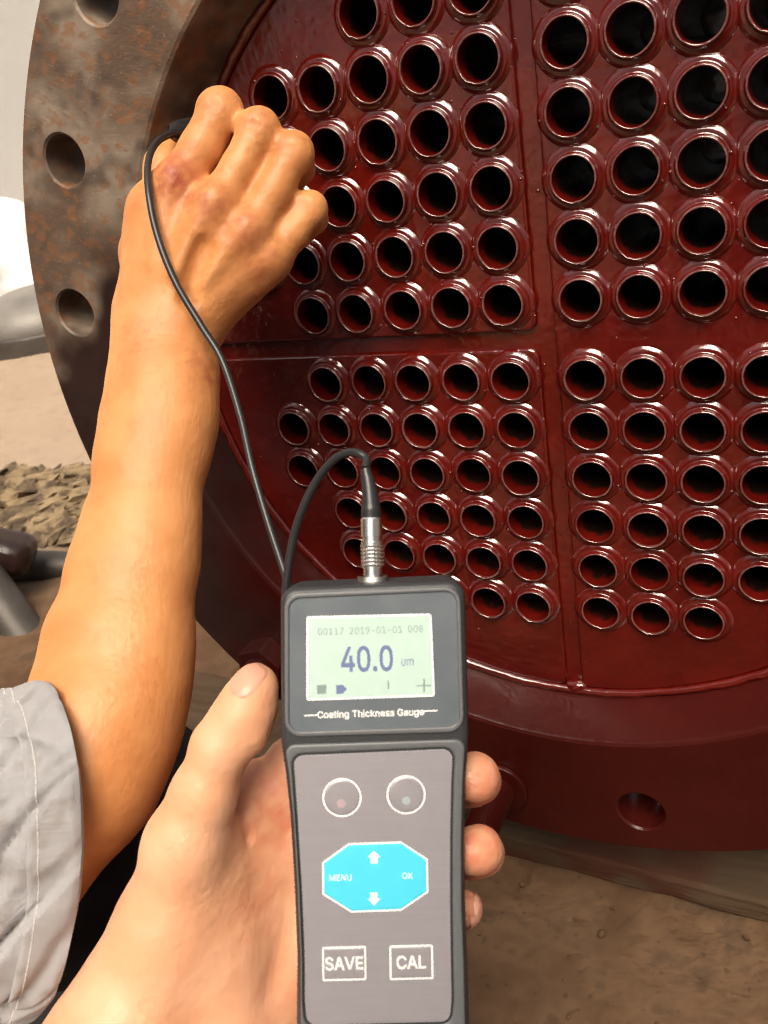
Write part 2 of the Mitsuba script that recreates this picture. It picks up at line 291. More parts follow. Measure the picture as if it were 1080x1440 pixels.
for k, b in fields.items():
    poly = rounded(disc.intersection(b), 0.006)
    pads.append(pad(poly, [hole(x, z) for x, z in spots if b.contains(Point(x, z))]))
base = Polygon(Point(CX, CZ).buffer(R_SHEET + 0.006, quad_segs=90).exterior, [hole(x, z) for x, z in spots])
tv, tf = trimesh.creation.triangulate_polygon(base, engine='earcut')
pads.append(mesh_of(np.c_[tv[:, 0], np.full(len(tv), 0.004), tv[:, 1]], tf))
back = extrude(Point(CX, CZ).buffer(R_SHEET + 0.006, quad_segs=60).difference(Point(CX, CZ).buffer(R_SHEET, quad_segs=60)), 0.05)
sheet = cat(pads)
obj('tube_sheet', sheet, 'red_paint', HX, smooth=25)
# tube ends: rounded lip, fillet weld with runs of paint, dark bore; eight variants, each set at its own turn
def tube_mesh(seed):
    r = np.random.default_rng(seed); b = [r.uniform(0, 6.28, 8), r.uniform(-1, 1, 8)]
    prof = [(0.0180, -0.0008), (0.0176, -0.0003), (0.0172, 0.00012), (0.0168, 0.00050), (0.0163, 0.00092), (0.0157, 0.00137), (0.0151, 0.00170), (0.0145, 0.00182), (0.0138, 0.0019), (0.0132, 0.0020), (0.01275, 0.0026), (0.01258, 0.0036), (0.0125, 0.0046), (0.01225, 0.0052), (0.0118, 0.0054), (0.0114, 0.0053), (0.0111, 0.0048), (0.01095, 0.0040),
            (0.0108, 0.001), (0.0107, -0.004), (0.0106, -0.02), (0.0106, -0.09)]
    def fn(v, a):
        lump = sum(b[1][k] * np.sin((k + 1) * a + b[0][k]) / (k + 1.5) for k in range(8))
        fine = sum(np.sin((11 + 4 * k) * a + b[0][k]) * 0.25 for k in range(4))
        rr = np.array(prof)[:, 0]; w = np.interp(rr, [0.0108, 0.0112, 0.0124, 0.0135, 0.0150, 0.0175, 0.0196], [0, 0.15, 0.25, 0.7, 1.5, 1.5, 0.8])[:, None]
        s = 1 + w * (lump * 0.009 + fine * 0.0035) ; out = v.copy(); out[..., :2] *= s[..., None]
        sag = np.exp(-((a + np.pi / 2 + r.uniform(-.5, .5)) % (2 * np.pi) - np.where((a + np.pi / 2) % (2 * np.pi) > np.pi, 2 * np.pi, 0)) ** 2 / 0.10)[None] * r.uniform(0, 1.0) * w
        out[..., :2] *= (1 + 0.035 * sag * (np.array(prof)[:, 0] > 0.0134)[:, None])[..., None]; out[..., 2] += sag * 0.00045 * (np.array(prof)[:, 0] > 0.0134)[:, None]
        out[..., 2] += w * (lump * 0.00030 + fine * 0.00020) * (np.array(prof)[:, 1] > 0)[:, None]
        return out
    m = lathe(prof[::-1], 56, fn)
    return m
def bore_cap(m):
    d = trimesh.creation.cylinder(0.0106, 0.001, sections=24); d.apply_translation([0, 0, -0.09]); return cat([m, d])
MT = frame([0, 0, 0], [1, 0, 0], [0, 0, 1], [0, -1, 0])
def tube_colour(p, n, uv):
    """Wet red paint, with a broken pale pink ring mixed in along each sharp lip."""
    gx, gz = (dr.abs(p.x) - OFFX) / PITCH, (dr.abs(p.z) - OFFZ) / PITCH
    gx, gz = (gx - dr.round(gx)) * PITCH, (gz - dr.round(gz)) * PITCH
    r = dr.sqrt(gx * gx + gz * gz); ragged = noise(p.x * 1100, p.y * 600, p.z * 1100) * 0.6 + noise(p.x * 240, 3, p.z * 240) * 0.6
    lip = dr.exp(-dr.square((r - 0.0118) / 0.0006)) * smoothstep(0.0038, 0.0048, -p.y) * dr.clip(ragged + 0.1, 0, 1)
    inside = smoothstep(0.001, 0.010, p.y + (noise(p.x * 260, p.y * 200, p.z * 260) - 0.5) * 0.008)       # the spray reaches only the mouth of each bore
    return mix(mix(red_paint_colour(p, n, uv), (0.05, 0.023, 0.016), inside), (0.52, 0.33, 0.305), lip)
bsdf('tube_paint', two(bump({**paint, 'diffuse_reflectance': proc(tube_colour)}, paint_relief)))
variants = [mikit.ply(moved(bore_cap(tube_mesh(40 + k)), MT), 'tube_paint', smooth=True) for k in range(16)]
for i, (x, z) in enumerate(spots):
    turn = float(rng.uniform(-24, 24)); sc = float(rng.uniform(0.985, 1.015)); dep = float(rng.uniform(0.8, 1.2))
    jx, jz = rng.normal(0, 0.00016, 2)
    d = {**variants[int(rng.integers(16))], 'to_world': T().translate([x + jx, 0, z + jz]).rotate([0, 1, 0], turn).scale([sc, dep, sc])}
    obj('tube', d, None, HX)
# flange: lathe with a sloping bore, rounded edges, real bolt holes
YF = -D_FLANGE; THICK = 0.046
prof = [(R_SHEET + 0.0005, 0.002), (R_SHEET + 0.0015, -0.002), (R_BORE - 0.002, YF + 0.0035), (R_BORE - 0.0006, YF + 0.0012), (R_BORE + 0.0014, YF), (R_RIM - 0.002, YF), (R_RIM - 0.0006, YF + 0.0006), (R_RIM, YF + 0.002), (R_RIM, YF + THICK - 0.002), (R_RIM - 0.002, YF + THICK), (R_SHEET + 0.0005, YF + THICK)]
cs = m3.CrossSection([np.array([(r, y) for r, y in prof])], m3.FillRule.NonZero)
fl = m3.Manifold.revolve(cs, 360)             # axis z, section (r, y -> z)
BOLT0 = 153.5
for k in range(20):
    a = math.radians(BOLT0 + 18 * k); c = (R_BOLTS * math.cos(a), R_BOLTS * math.sin(a))
    rad = 0.0154
    fl -= m3.Manifold.cylinder(0.12, rad, rad, 48).translate([c[0], c[1], -0.06])
    fl -= m3.Manifold.cylinder(0.003, rad + 0.0022, rad - 0.0008, 48).translate([c[0], c[1], YF - 0.0008])
flm = fl.to_mesh(); flm = trimesh.Trimesh(flm.vert_properties[:, :3], flm.tri_verts, process=False)
# revolve: (x, y, z) with z along the vessel's axis; x stays x, y becomes z, z becomes y (mirror, so turn the faces)
v = np.array(flm.vertices); flm = mesh_of(np.c_[v[:, 0] + CX, v[:, 2], v[:, 1] + CZ], np.array(flm.faces)[:, ::-1])
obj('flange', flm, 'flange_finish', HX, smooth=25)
sh = lathe([(R_SHEET + 0.03, 0.0), (R_SHEET + 0.03, 1.1), (R_SHEET + 0.0, 1.12), (0.0001, 1.12)], 96); obj('shell', moved(sh, frame([CX, 0.009, CZ], [1, 0, 0], [0, 0, -1], [0, 1, 0])), 'red_paint', HX, smooth=30)
# weld bead between sheet and flange
a = np.linspace(0, 2 * np.pi, 721); wob = (meshkit.fbm(np.c_[np.cos(a) * 30, np.sin(a) * 30, a * 0], 3, 4) - 0.5)
bead = sweep(np.c_[CX + (R_SHEET - 0.001 + wob * 0.002) * np.cos(a), np.full(721, -0.0002), CZ + (R_SHEET - 0.001 + wob * 0.002) * np.sin(a)], 0.0030 + wob * 0.0016, 12, False)
obj('weld_bead', bead, 'red_paint', HX, smooth=True)
drip = Body([-0.012, -0.012, -0.262], [0.014, 0.01, -0.236], 0.0008)
drip.bone([0, 0.0005, -0.2505], [0.002, 0.0, -0.249], 0.0042, 0.0036, 0.004); drip.bone([-0.004, 0.001, -0.2485], [0.006, 0.001, -0.2485], 0.0022, 0.003, 0.004)
obj('paint_run', drip.mesh(3), 'red_paint', HX, smooth=True)
# nibs and droplets in the wet paint
nib = trimesh.creation.icosphere(1, 1.0); nibs = []
while len(nibs) < 420:
    x, z = rng.uniform(-0.235, 0.235, 2)
    if math.hypot(x - CX, z - CZ) > 0.236: continue
    k = min(math.hypot(x - a, z - b) for a, b in spots)
    if k < 0.0138 or (len(nibs) > 140 and k > 0.0185): continue
    y = -max(0.0, np.interp(k, [0.0132, 0.0145, 0.0157, 0.0172], [0.002, 0.0018, 0.0013, 0.0001])) if k < 0.0172 else (0.004 if abs(x) < G or (x < 0 and abs(z) < G) else 0.0)
    q = nib.copy(); q.vertices *= rng.uniform(0.0003, 0.0010) * np.array([1, 0.7, 1]) * rng.uniform(0.7, 1.3, 3); q.apply_translation([x, y, z]); nibs.append(q)
labels[obj('paint_specks', cat(nibs), 'red_paint', HX, smooth=True)] = {'kind': 'stuff'}
# stud bolts that stand in the lower holes
def stud(k, nut):
    a = math.radians(BOLT0 + 18 * k); c = np.array([CX + R_BOLTS * math.cos(a), YF, CZ + R_BOLTS * math.sin(a)])
    M = frame(c, [1, 0, 0], [0, 0, 1], [0, -1, 0])
    pr = []; z = -0.03
    while z < 0.052: pr += [(0.0104, z), (0.0118, z + 0.00075), (0.0118, z + 0.00105), (0.0104, z + 0.0018)]; z += 0.0020
    pr += [(0.0098, z), (0.0001, z + 0.0006)]
    k = obj('stud_bolt', moved(lathe(pr, 40), M), 'dull_red_paint', HX, smooth=35)
    if not nut: obj('washer', moved(lathe([(0.011, 0.0003), (0.0195, 0.0003), (0.0205, 0.001), (0.0205, 0.0032), (0.0197, 0.004), (0.011, 0.004)], 56), M), 'dull_red_paint', k, smooth=35); return
    hexa = Polygon([(0.0205 * math.cos(t), 0.0205 * math.sin(t)) for t in np.arange(6) * math.pi / 3 + 0.3]); hexa = rounded(hexa, 0.002)
    obj('nut', moved(loft(hexa, [(0, 0.0005), (0, 0.017), (0.0006, 0.0185), (0.002, 0.019)], 96), M), 'dull_red_paint', k, smooth=30)
stud(6, False); stud(4, True)

# ------------------------------------------------------------------ coating thickness gauge
TH = math.radians(1.7); S = 0.335 / F
GM = frame(cam(527, 1130, 0.335), GX, GY, -AHEAD)
def gp(u, v):
    du, dv = u - 527, v - 1130
    return ((du * math.cos(TH) - dv * math.sin(TH)) * S, (-du * math.sin(TH) - dv * math.cos(TH)) * S)
def gpoly(pts): return Polygon([gp(*p) for p in pts])
GA = 'coating_thickness_gauge'
labels[GA] = {'label': 'dark grey handheld coating thickness gauge with lit screen reading 40.0', 'category': 'measuring gauge'}
def gobj(name, m, b, parent=GA, smooth=30): return obj(name, moved(m, GM), b, parent, smooth)
outline = rounded(gpoly([(393, 826), (655, 815), (660.5, 1036), (656, 1100), (654.5, 1180), (655, 1270), (658, 1350), (661, 1440), (661, 1478), (417, 1484), (416, 1440), (417, 1350), (413, 1250), (407, 1150), (400, 1085), (394, 1044)]).buffer(0), 0.0065)
gobj('housing', loft(outline, [(0.006, -0.034), (0.002, -0.0322), (0, -0.0275), (0, -0.0038), (0.0005, -0.0018), (0.0016, -0.0006), (0.0032, 0.0)], 300), 'dark_plastic', smooth=60)
head = rounded(gpoly([(400, 834), (647, 824), (652.5, 1029), (401, 1036)]), 0.0062)
head_in = rounded(gpoly([(407, 842), (641, 831), (646, 1020), (407, 1028)]), 0.0045)
def frame_ring(outer, inner, h, n=240):
    """A raised frame between two outlines with a rounded crest."""
    po, no = ring_of(outer, n); pi_ = np.array([inner.exterior.interpolate(inner.exterior.project(Point(q))).coords[0] for q in po])
    ts = [0, 0.0, 0.12, 0.3, 0.7, 0.88, 1.0, 1.0]; zs = [-0.0008, h * 0.5, h * 0.85, h, h, h * 0.85, h * 0.5, -0.0008]
    return mesh_of(np.vstack([np.c_[po + (pi_ - po) * t, np.full(n, z)] for t, z in zip(ts, zs)]), grid_faces(len(ts), n))
gobj('screen_surround', frame_ring(head, head_in, 0.0013), 'frame_plastic', smooth=50)
gobj('screen_panel', loft(head_in, [(-0.0002, -0.0004), (-0.0002, 0.0003)]), 'panel_glass', smooth=False)
lcd_p = rounded(gpoly([(434, 869.5), (604.5, 865.5), (609, 976), (434, 982)]), 0.0006)
lcd_o = rounded(gpoly([(431, 866.5), (606.5, 862.5), (611.5, 979), (431, 985)]), 0.001)
gobj('screen_border', extrude(lcd_o, 0.00022, 0.0003), 'white_print', smooth=False)
SC = gobj('screen', extrude(lcd_p, 0.0002, 0.00042), 'lcd', smooth=False)
scene[SC]['emitter'] = {'type': 'area', 'radiance': rgb(0.04, 0.053, 0.045)}
labels[SC] = {'label': 'pale green lit screen'}
def lettering(name, text, u, v, px, b, parent, z, sx=1.0, bold=False, anchor='mid'):
    m = meshkit.text_mesh(text, px * S, 0.00012, bold); m.apply_scale([sx, 1, 1]); lo, hi = m.bounds
    x, y = gp(u, v); m.apply_translation([x - (lo[0] + hi[0]) / 2 if anchor == 'mid' else x - lo[0], y - (lo[1] + hi[1]) / 2, z]); return gobj(name, m, b, parent, False)
lettering('reading', '40.0', 516, 926, 34, 'lcd_ink', SC, 0.00064, 0.74, True)
lettering('unit', 'um', 573, 931, 12, 'lcd_ink', SC, 0.00064, 0.8)
lettering('status_line', '00117  2019-01-01  008', 521, 886, 9.5, 'lcd_faint_ink', SC, 0.00064, 0.9)
ic = cat([extrude(gpoly([(446, 963), (459, 962.5), (459, 975), (446, 975.5)]), 0.00012, 0.00064)]); gobj('status_icon', ic, 'lcd_faint_ink', SC, False)
ic = cat([extrude(gpoly([(473, 963), (482, 962.5), (488, 968.5), (482, 975), (473, 975.5)]), 0.00012, 0.00064)]); gobj('status_icon', ic, 'lcd_ink', SC, False)
ic = cat([extrude(gpoly([(545, 957), (547.5, 957), (547.5, 968), (545, 968)]), 0.00012, 0.00064)]); gobj('status_icon', ic, 'lcd_faint_ink', SC, False)
ic = cat([extrude(gpoly([(586, 963), (606, 962.5), (606, 964.5), (586, 965)]), 0.00012, 0.00064), extrude(gpoly([(595, 954), (597.5, 954), (597.5, 973), (595, 973)]), 0.00012, 0.0007)]); gobj('status_icon', ic, 'lcd_faint_ink', SC, False)
PN = GA + '__screen_panel'
lettering('lettering', 'Coating Thickness Gauge', 521.5, 1004, 9.2, 'white_print', PN, 0.0003, 0.985, True)
for a, b in (((428, 1006), (448, 1005.3)), ((594, 999.6), (615, 999))):
    gobj('printed_line', extrude(gpoly([(a[0], a[1] - .9), (b[0], b[1] - .9), (b[0], b[1] + .9), (a[0], a[1] + .9)]), 0.00012, 0.0003), 'white_print', PN, False)
# seam under the head, handle front, keypad
handle = rounded(gpoly([(400, 1047), (654, 1039), (650.5, 1100), (648.5, 1180), (649, 1270), (652, 1350), (654, 1440), (654, 1472), (424, 1477), (423, 1440), (423, 1350), (419, 1250), (413, 1150), (406.5, 1085)]), 0.0035)
key_p = rounded(gpoly([(410, 1061), (639, 1051), (636.5, 1100), (635, 1180), (635, 1270), (636, 1350), (637, 1405), (634, 1438), (430, 1443), (427, 1405), (427, 1350), (423, 1250), (417, 1150), (412.5, 1085)]), 0.0042)
gobj('handle_front', frame_ring(handle, key_p.buffer(0.0004), 0.0009, 300), 'frame_plastic', smooth=50)
KP = gobj('keypad', loft(key_p.buffer(-0.0005), [(-0.0001, -0.0004), (0, 0.0002), (0.0002, 0.0004)], 300), 'keypad_film', smooth=False)
def ring_print(poly, w, z=0.0004): return extrude(poly.difference(poly.buffer(-w * S)), 0.00014, z)
for (u, v, b) in ((481, 1121, 'faint_red'), (571, 1117, 'faint_teal')):
    c = Point(*gp(u, v)).buffer(27.5 * S, quad_segs=20); k = gobj('round_button', loft(c.buffer(-2 * S), [(0, 0.0002), (0.0003, 0.0005), (0.0012, 0.0007)], 64), 'keypad_film', KP, 40)
    gobj('button_ring', ring_print(c, 2.6, 0.00042), 'white_print', KP, False)
    m = extrude(Point(*gp(u - (1 if b == 'faint_red' else 0), v + 8)).buffer(6 * S), 0.0001, 0.0007); gobj('button_mark', m, b, KP, False)
octo = gpoly([(453, 1212), (490, 1185), (564, 1182.5), (601.5, 1207), (602.5, 1254), (564, 1280), (494, 1282.5), (453.5, 1257)])
gobj('arrow_pad', loft(octo.buffer(-2 * S), [(0, 0.0002), (0.0002, 0.0005), (0.0010, 0.0007)], 200), 'cyan_print', KP, 40)
gobj('button_ring', ring_print(octo, 2.6, 0.00042), 'white_print', KP, False)
for v, s in ((1205, 1), (1262, -1)):
    ar = Polygon([(0, 10), (9, 0.5), (5, 0.5), (5, -8), (-5, -8), (-5, 0.5), (-9, 0.5)]); ar = affinity.scale(ar, S, S * s, origin=(0, 0)); x, y = gp(526, v)
    gobj('arrow_mark', extrude(affinity.translate(ar, x, y), 0.00014, 0.0007), 'white_print', KP, False)
lettering('lettering', 'MENU', 479, 1233, 8.5, 'white_print', KP, 0.0007, 0.95)
lettering('lettering', 'OK', 573, 1230.5, 8.5, 'white_print', KP, 0.0007, 0.95)
for (u0, v0, u1, v1, t, sx) in ((453, 1330, 515, 1378, 'SAVE', 0.88), (547.5, 1328, 609, 1376.5, 'CAL', 0.9)):
    q = rounded(gpoly([(u0, v0 + .8), (u1 - .4, v0 - .8), (u1 + .4, v1 - .8), (u0 + .6, v1 + .8)]), 0.0008)
    gobj('square_button', loft(q.buffer(-2 * S), [(0, 0.0002), (0.0002, 0.00045), (0.0009, 0.0006)], 120), 'keypad_film', KP, 40)
    gobj('button_ring', ring_print(q, 2.6, 0.00042), 'white_print', KP, False)
    lettering('lettering', t, (u0 + u1) / 2, (v0 + v1) / 2 - 0.5, 17.5, 'white_print', KP, 0.0006, sx, True)
sock = lathe([(0.0062, -0.003), (0.0062, 0.0022), (0.0056, 0.0026), (0.0001, 0.0026)], 40)
def on_top(u, v, zd):
    """Frame whose z axis points out of the gauge's top end."""
    x, y = gp(u, v); o = (GM @ [x, y, -zd, 1])[:3]; return frame(o, GX, AHEAD, GY)
obj('socket', moved(sock, on_top(524, 822, 0.0135)), 'satin_steel', GA, 40)

# ------------------------------------------------------------------ probe cable
PC = 'probe_cable'
labels[PC] = {'label': 'thin black cable from the silver plug on the gauge to the clenched hand', 'category': 'cable'}
MP = on_top(524, 818, 0.0125)
kn = []
for z0, z1, r in ((0.0, 0.0045, 0.0037), (0.0045, 0.0052, 0.0042)): kn += [(r, z0), (r, z1)]
z = 0.0054
while z < 0.0135: kn += [(0.0046, z), (0.0047, z + 0.0003), (0.0047, z + 0.0009), (0.0042, z + 0.0011), (0.0042, z + 0.0013)]; z += 0.0015
kn += [(0.0044, 0.0137), (0.0044, 0.0150), (0.0039, 0.0152), (0.0039, 0.0168), (0.00425, 0.0170), (0.0043, 0.0240), (0.0039, 0.0246), (0.0001, 0.0246)]
def knurl(v, a):
    out = v.copy(); k = (v[..., 2] > 0.0053) & (v[..., 2] < 0.0136) & (np.hypot(v[..., 0], v[..., 1]) > 0.0044)
    out[..., :2] *= (1 - 0.035 * k * (np.sin(24 * a) > 0.2))[..., None]; return out
obj('plug', moved(lathe(kn, 96, knurl), MP), 'bright_steel', PC, 30)
def mp(*p): return (MP @ [*p, 1])[:3]
b0, b1 = mp(0, 0, 0.0246), mp(-0.0003, 0, 0.032)
boot = spline([b0, mp(0, 0, 0.0300), mp(-0.0006, 0.0005, 0.0375), mp(-0.0018, 0.001, 0.0440)], 40)
obj('strain_relief', sweep(boot, np.interp(np.linspace(0, 1, 40), [0, 0.22, 0.3, 0.75, 1], [0.0040, 0.0040, 0.0036, 0.0027, 0.0020]), 24), 'black_rubber', PC, 40)
path = [boot[-1], cam(515, 646, .352), cam(504, 637.5, .354), cam(488, 637, .358), cam(468, 648, .362), cam(446, 675, .366), cam(427, 712, .369), cam(413, 755, .372), cam(405, 800, .374), cam(401, 850, .376), cam(404, 905, .381), cam(418, 940, .388), cam(436, 925, .394), cam(432, 880, .396), cam(409, 830, .398), cam(392, 780, .404), cam(374, 725, .410),
        cam(354, 655, .416), cam(338, 585, .424), cam(313, 508, .432), cam(283, 458, .434), cam(246, 395, .434), cam(221, 330, .435), cam(209, 270, .437), cam(209, 225, .446), cam(222, 199, .462), cam(246, 186, .488)]
obj('cord', sweep(spline(path, 420), 0.00178, 16), 'black_rubber', PC, True)
pb0, pb1 = cam(243, 187, .486), cam(286, 176, .528)
d = (pb1 - pb0); pz = d / np.linalg.norm(d); px = np.cross(pz, [0, 0, 1.0]); px /= np.linalg.norm(px)
obj('probe', moved(lathe([(0.0001, -0.004), (0.0022, -0.004), (0.0032, 0.002), (0.0055, 0.006), (0.0058, 0.012), (0.0058, np.linalg.norm(d)), (0.0001, np.linalg.norm(d))], 32), frame(pb0, px, np.cross(pz, px), pz)), 'black_rubber', PC, 40)

# ------------------------------------------------------------------ the worker's arm and hand at the flange
def m_of(px, z): return px * z / F
def armz(v): return float(np.interp(v, [250, 440, 1090, 1300], [0.452, 0.466, 0.400, 0.385]))
def shade_skin(m, base, dark, red, spots_red, seed, dirt=0.25):
    V = np.array(m.vertices); a = meshkit.fbm(V * 55, 4, seed); b = meshkit.fbm(V * 190, 3, seed + 5)
    c = np.array(base) * (1 - a[:, None] * 0.0) + 0
    t = np.clip((a - 0.35) / 0.3, 0, 1)[:, None]; c = np.array(base) * t + np.array(dark) * (1 - t)
    for p, r, w in spots_red:
        g = np.exp(-((V - p) ** 2).sum(1) / (r * r)) * w * (0.12 + 0.95 * np.clip((b - 0.28) / 0.4, 0, 1)); c = c * (1 - np.clip(g, 0, 1)[:, None]) + np.array(red) * np.clip(g, 0, 1)[:, None]
    near = sum(np.exp(-((V - p) ** 2).sum(1) / (4 * r * r)) for p, r, w in spots_red)
    s = np.clip((meshkit.fbm(V * 420, 2, seed + 9) - 0.60) / 0.1, 0, 1)[:, None] * (dirt * 0.3 + dirt * 2.6 * np.clip(near, 0, 1))[:, None]; s = np.clip(s, 0, 0.8)
    return c * (1 - s) + c * s * np.array([0.55, 0.42, 0.4])
lo = np.min([cam(-40, 100, .42), cam(480, 100, .55), cam(-160, 1400, .36), cam(280, 1250, .45), cam(150, 600, .40)], 0) - 0.03
hi = np.max([cam(-40, 100, .42), cam(480, 100, .55), cam(-160, 1400, .36), cam(280, 1250, .45), cam(460, 400, .55), cam(470, 200, .44), cam(480, 300, .44)], 0) + 0.035
H = 0.0014
A = Body(lo, hi, H)
rows = [(470, 160, 309), (520, 154, 306), (560, 148, 309), (600, 140, 300), (650, 132, 291), (740, 107, 283), (800, 87, 279), (900, 54, 274), (970, 38, 268), (1040, 36, 256)]
Lc, Rc = [], []
for v, l, r in rows:
    l, r = l + 5 + 7 * (v > 700), r - 6 - 4 * (v > 600) - 9 * (v < 600)
    z = armz(v); hw = (r - l) / 2; rr = 0.66 * hw * 0.97
    Lc.append((cam(l + rr * 1.03, v, z), m_of(rr, z))); Rc.append((cam(r - rr * 1.03, v, z), m_of(rr, z)))
A.chain(Lc, 0.010); A.chain(Rc, 0.016)
A.chain([(a_ * .5 + b_ * .5, min(ra_, rb_)) for (a_, ra_), (b_, rb_) in zip(Lc, Rc)], 0.010)
el = (cam(118, 1092, .400), 0.0325)
A.bone(cam(140, 1030, armz(1030)), el[0], 0.0335, el[1], 0.012)
A.bone(el[0], cam(-60, 1270, .385), 0.0325, 0.043, 0.012); A.bone(cam(-60, 1270, .385), cam(-170, 1300, .380), 0.043, 0.044, 0.012)
# back of the hand: four metacarpals, wrist, ball of the thumb
MCP = {'index': (cam(250, 262, .452), .0132), 'middle': (cam(304, 294, .4465), .0132), 'ring': (cam(349, 330, .449), .0122), 'little': (cam(380, 367, .457), .0108)}
carp = {'index': (cam(214, 440, .468), .0160), 'middle': (cam(232, 445, .462), .0165), 'ring': (cam(255, 452, .463), .0160), 'little': (cam(262, 462, .468), .0138)}
for k in MCP: A.bone(*[x for x in (carp[k][0], MCP[k][0])], carp[k][1], MCP[k][1], 0.010)
A.bone(cam(300, 330, .470), cam(250, 440, .478), 0.018, 0.018, 0.012); A.bone(cam(355, 370, .470), cam(270, 450, .476), 0.013, 0.014, 0.012)
A.bone(cam(225, 300, .466), cam(215, 430, .478), 0.018, 0.018, 0.012)
A.bone(carp['index'][0], Lc[0][0], .0165, Lc[0][1], 0.012); A.bone(carp['little'][0], Rc[0][0], .0150, Rc[0][1], 0.012)
A.bone(cam(288, 520, armz(520) + .003), cam(286, 535, armz(535) + .003), 0.0050, 0.0050, 0.010)       # head of the ulna
A.chain([(cam(221, 425, .478), .0155), (cam(212, 362, .486), .0140), (cam(222, 295, .498), .0125), (cam(235, 235, .508), .0115), (cam(268, 205, .520), .0095)], 0.008)  # thumb, behind the hand
A.bone(cam(226, 330, .470), cam(212, 350, .484), 0.013, 0.012, 0.012)
# tendons and knuckles
for k, w in (('index', .0022), ('middle', .0026), ('ring', .0024), ('little', .002)):
    a, b = carp[k][0], MCP[k][0]; n = -AHEAD
    A.bone(a + (b - a) * .35 + n * (carp[k][1] - .0012), b + n * (MCP[k][1] - .0028), w, w * 1.2, 0.006)
    A.bone(b + n * (MCP[k][1] - .006), b + n * (MCP[k][1] - .0055) + (b - a) * 0.04, .0062, .006, 0.006)
A.bone(cam(285, 350, .4375), cam(264, 420, .4445), 0.0028, 0.0022, 0.008, cut=True)   # hollow between the tendons
def finger(mcp, pts, kk=0.003):
    B = Body(lo, hi, H); B.chain([mcp] + pts, kk); return B
def condyles(k, w, r): 
    (a, _), (b, _) = fing[k][0], fing[k][1]; t = (b - a) / np.linalg.norm(b - a); c = np.cross(t, AHEAD); c /= np.linalg.norm(c); return [(b - t * .0015 - AHEAD * .0005 + c * w, b - t * .0015 - AHEAD * .0005 - c * w, r)]
fing = {
    'index': [(cam(283, 208, .4505), .0106), (cam(311, 155, .4495), .0109), (cam(317, 176, .478), .0092), (cam(303, 205, .505), .0086)],
    'middle': [(cam(338, 236, .4455), .0096), (cam(365, 181, .4445), .0100), (cam(373, 205, .474), .0088), (cam(354, 238, .503), .0082)],
    'ring': [(cam(384, 270, .4475), .0094), (cam(413.5, 213, .4465), .0095), (cam(420, 236, .475), .0085), (cam(398, 268, .502), .008)],
    'little': [(cam(410, 329, .456), .0085), (cam(437, 292, .456), .0083), (cam(441, 308, .480), .0076), (cam(420, 333, .502), .007)]}
for k, w, r_ in (('index', .0030, .0090), ('middle', .0032, .0080), ('ring', .0032, .0076), ('little', .0026, .0066)):
    B = finger((MCP[k][0], MCP[k][1] * 0.86), fing[k])
    for a, b, q in condyles(k, w, r_): B.bone(a, b, q, q, 0.003)
    p1 = fing[k][1][0]; t = fing[k][1][0] - fing[k][0][0]; t /= np.linalg.norm(t); c = np.cross(t, AHEAD); c /= np.linalg.norm(c)
    for j, off in enumerate((-.0075, -.0048, -.002)):          # skin folds over the bent joint
        o = p1 + t * off - AHEAD * (fing[k][1][1] + .0003); B.bone(o + c * .0028, o - c * .0028, .0005, .0005, 0.0016, cut=True)
    A.join(B, 0.0050)
am = A.mesh(8)
V = np.array(am.vertices); am.vertices = V + am.vertex_normals * ((meshkit.fbm(V * 70, 3, 2) - 0.5) * 0.0006)[:, None]
reds = [(MCP['index'][0] - AHEAD * .012, .014, .95), (MCP['middle'][0] - AHEAD * .012, .010, .8), (MCP['ring'][0] - AHEAD * .012, .009, .8), (MCP['little'][0] - AHEAD * .01, .010, .5), (fing['index'][1][0] - AHEAD * .01, .009, .35), (fing['middle'][1][0] - AHEAD * .01, .009, .4), (fing['ring'][1][0] - AHEAD * .01, .008, .4),
        (cam(300, 520, .445), .012, .7), (cam(360, 400, .45), .014, .4), (cam(190, 480, .44), .012, .25)]
col = shade_skin(am, (0.57, 0.25, 0.094), (0.50, 0.20, 0.068), (0.30, 0.060, 0.032), reds, 3, 0.07)
PW = 'person'
labels[PW] = {'label': 'worker with tanned bare forearm and clenched hand inside the flange, grey sleeve rolled up', 'category': 'person'}
obj('body', am, 'skin_tanned', PW, True, color=col)
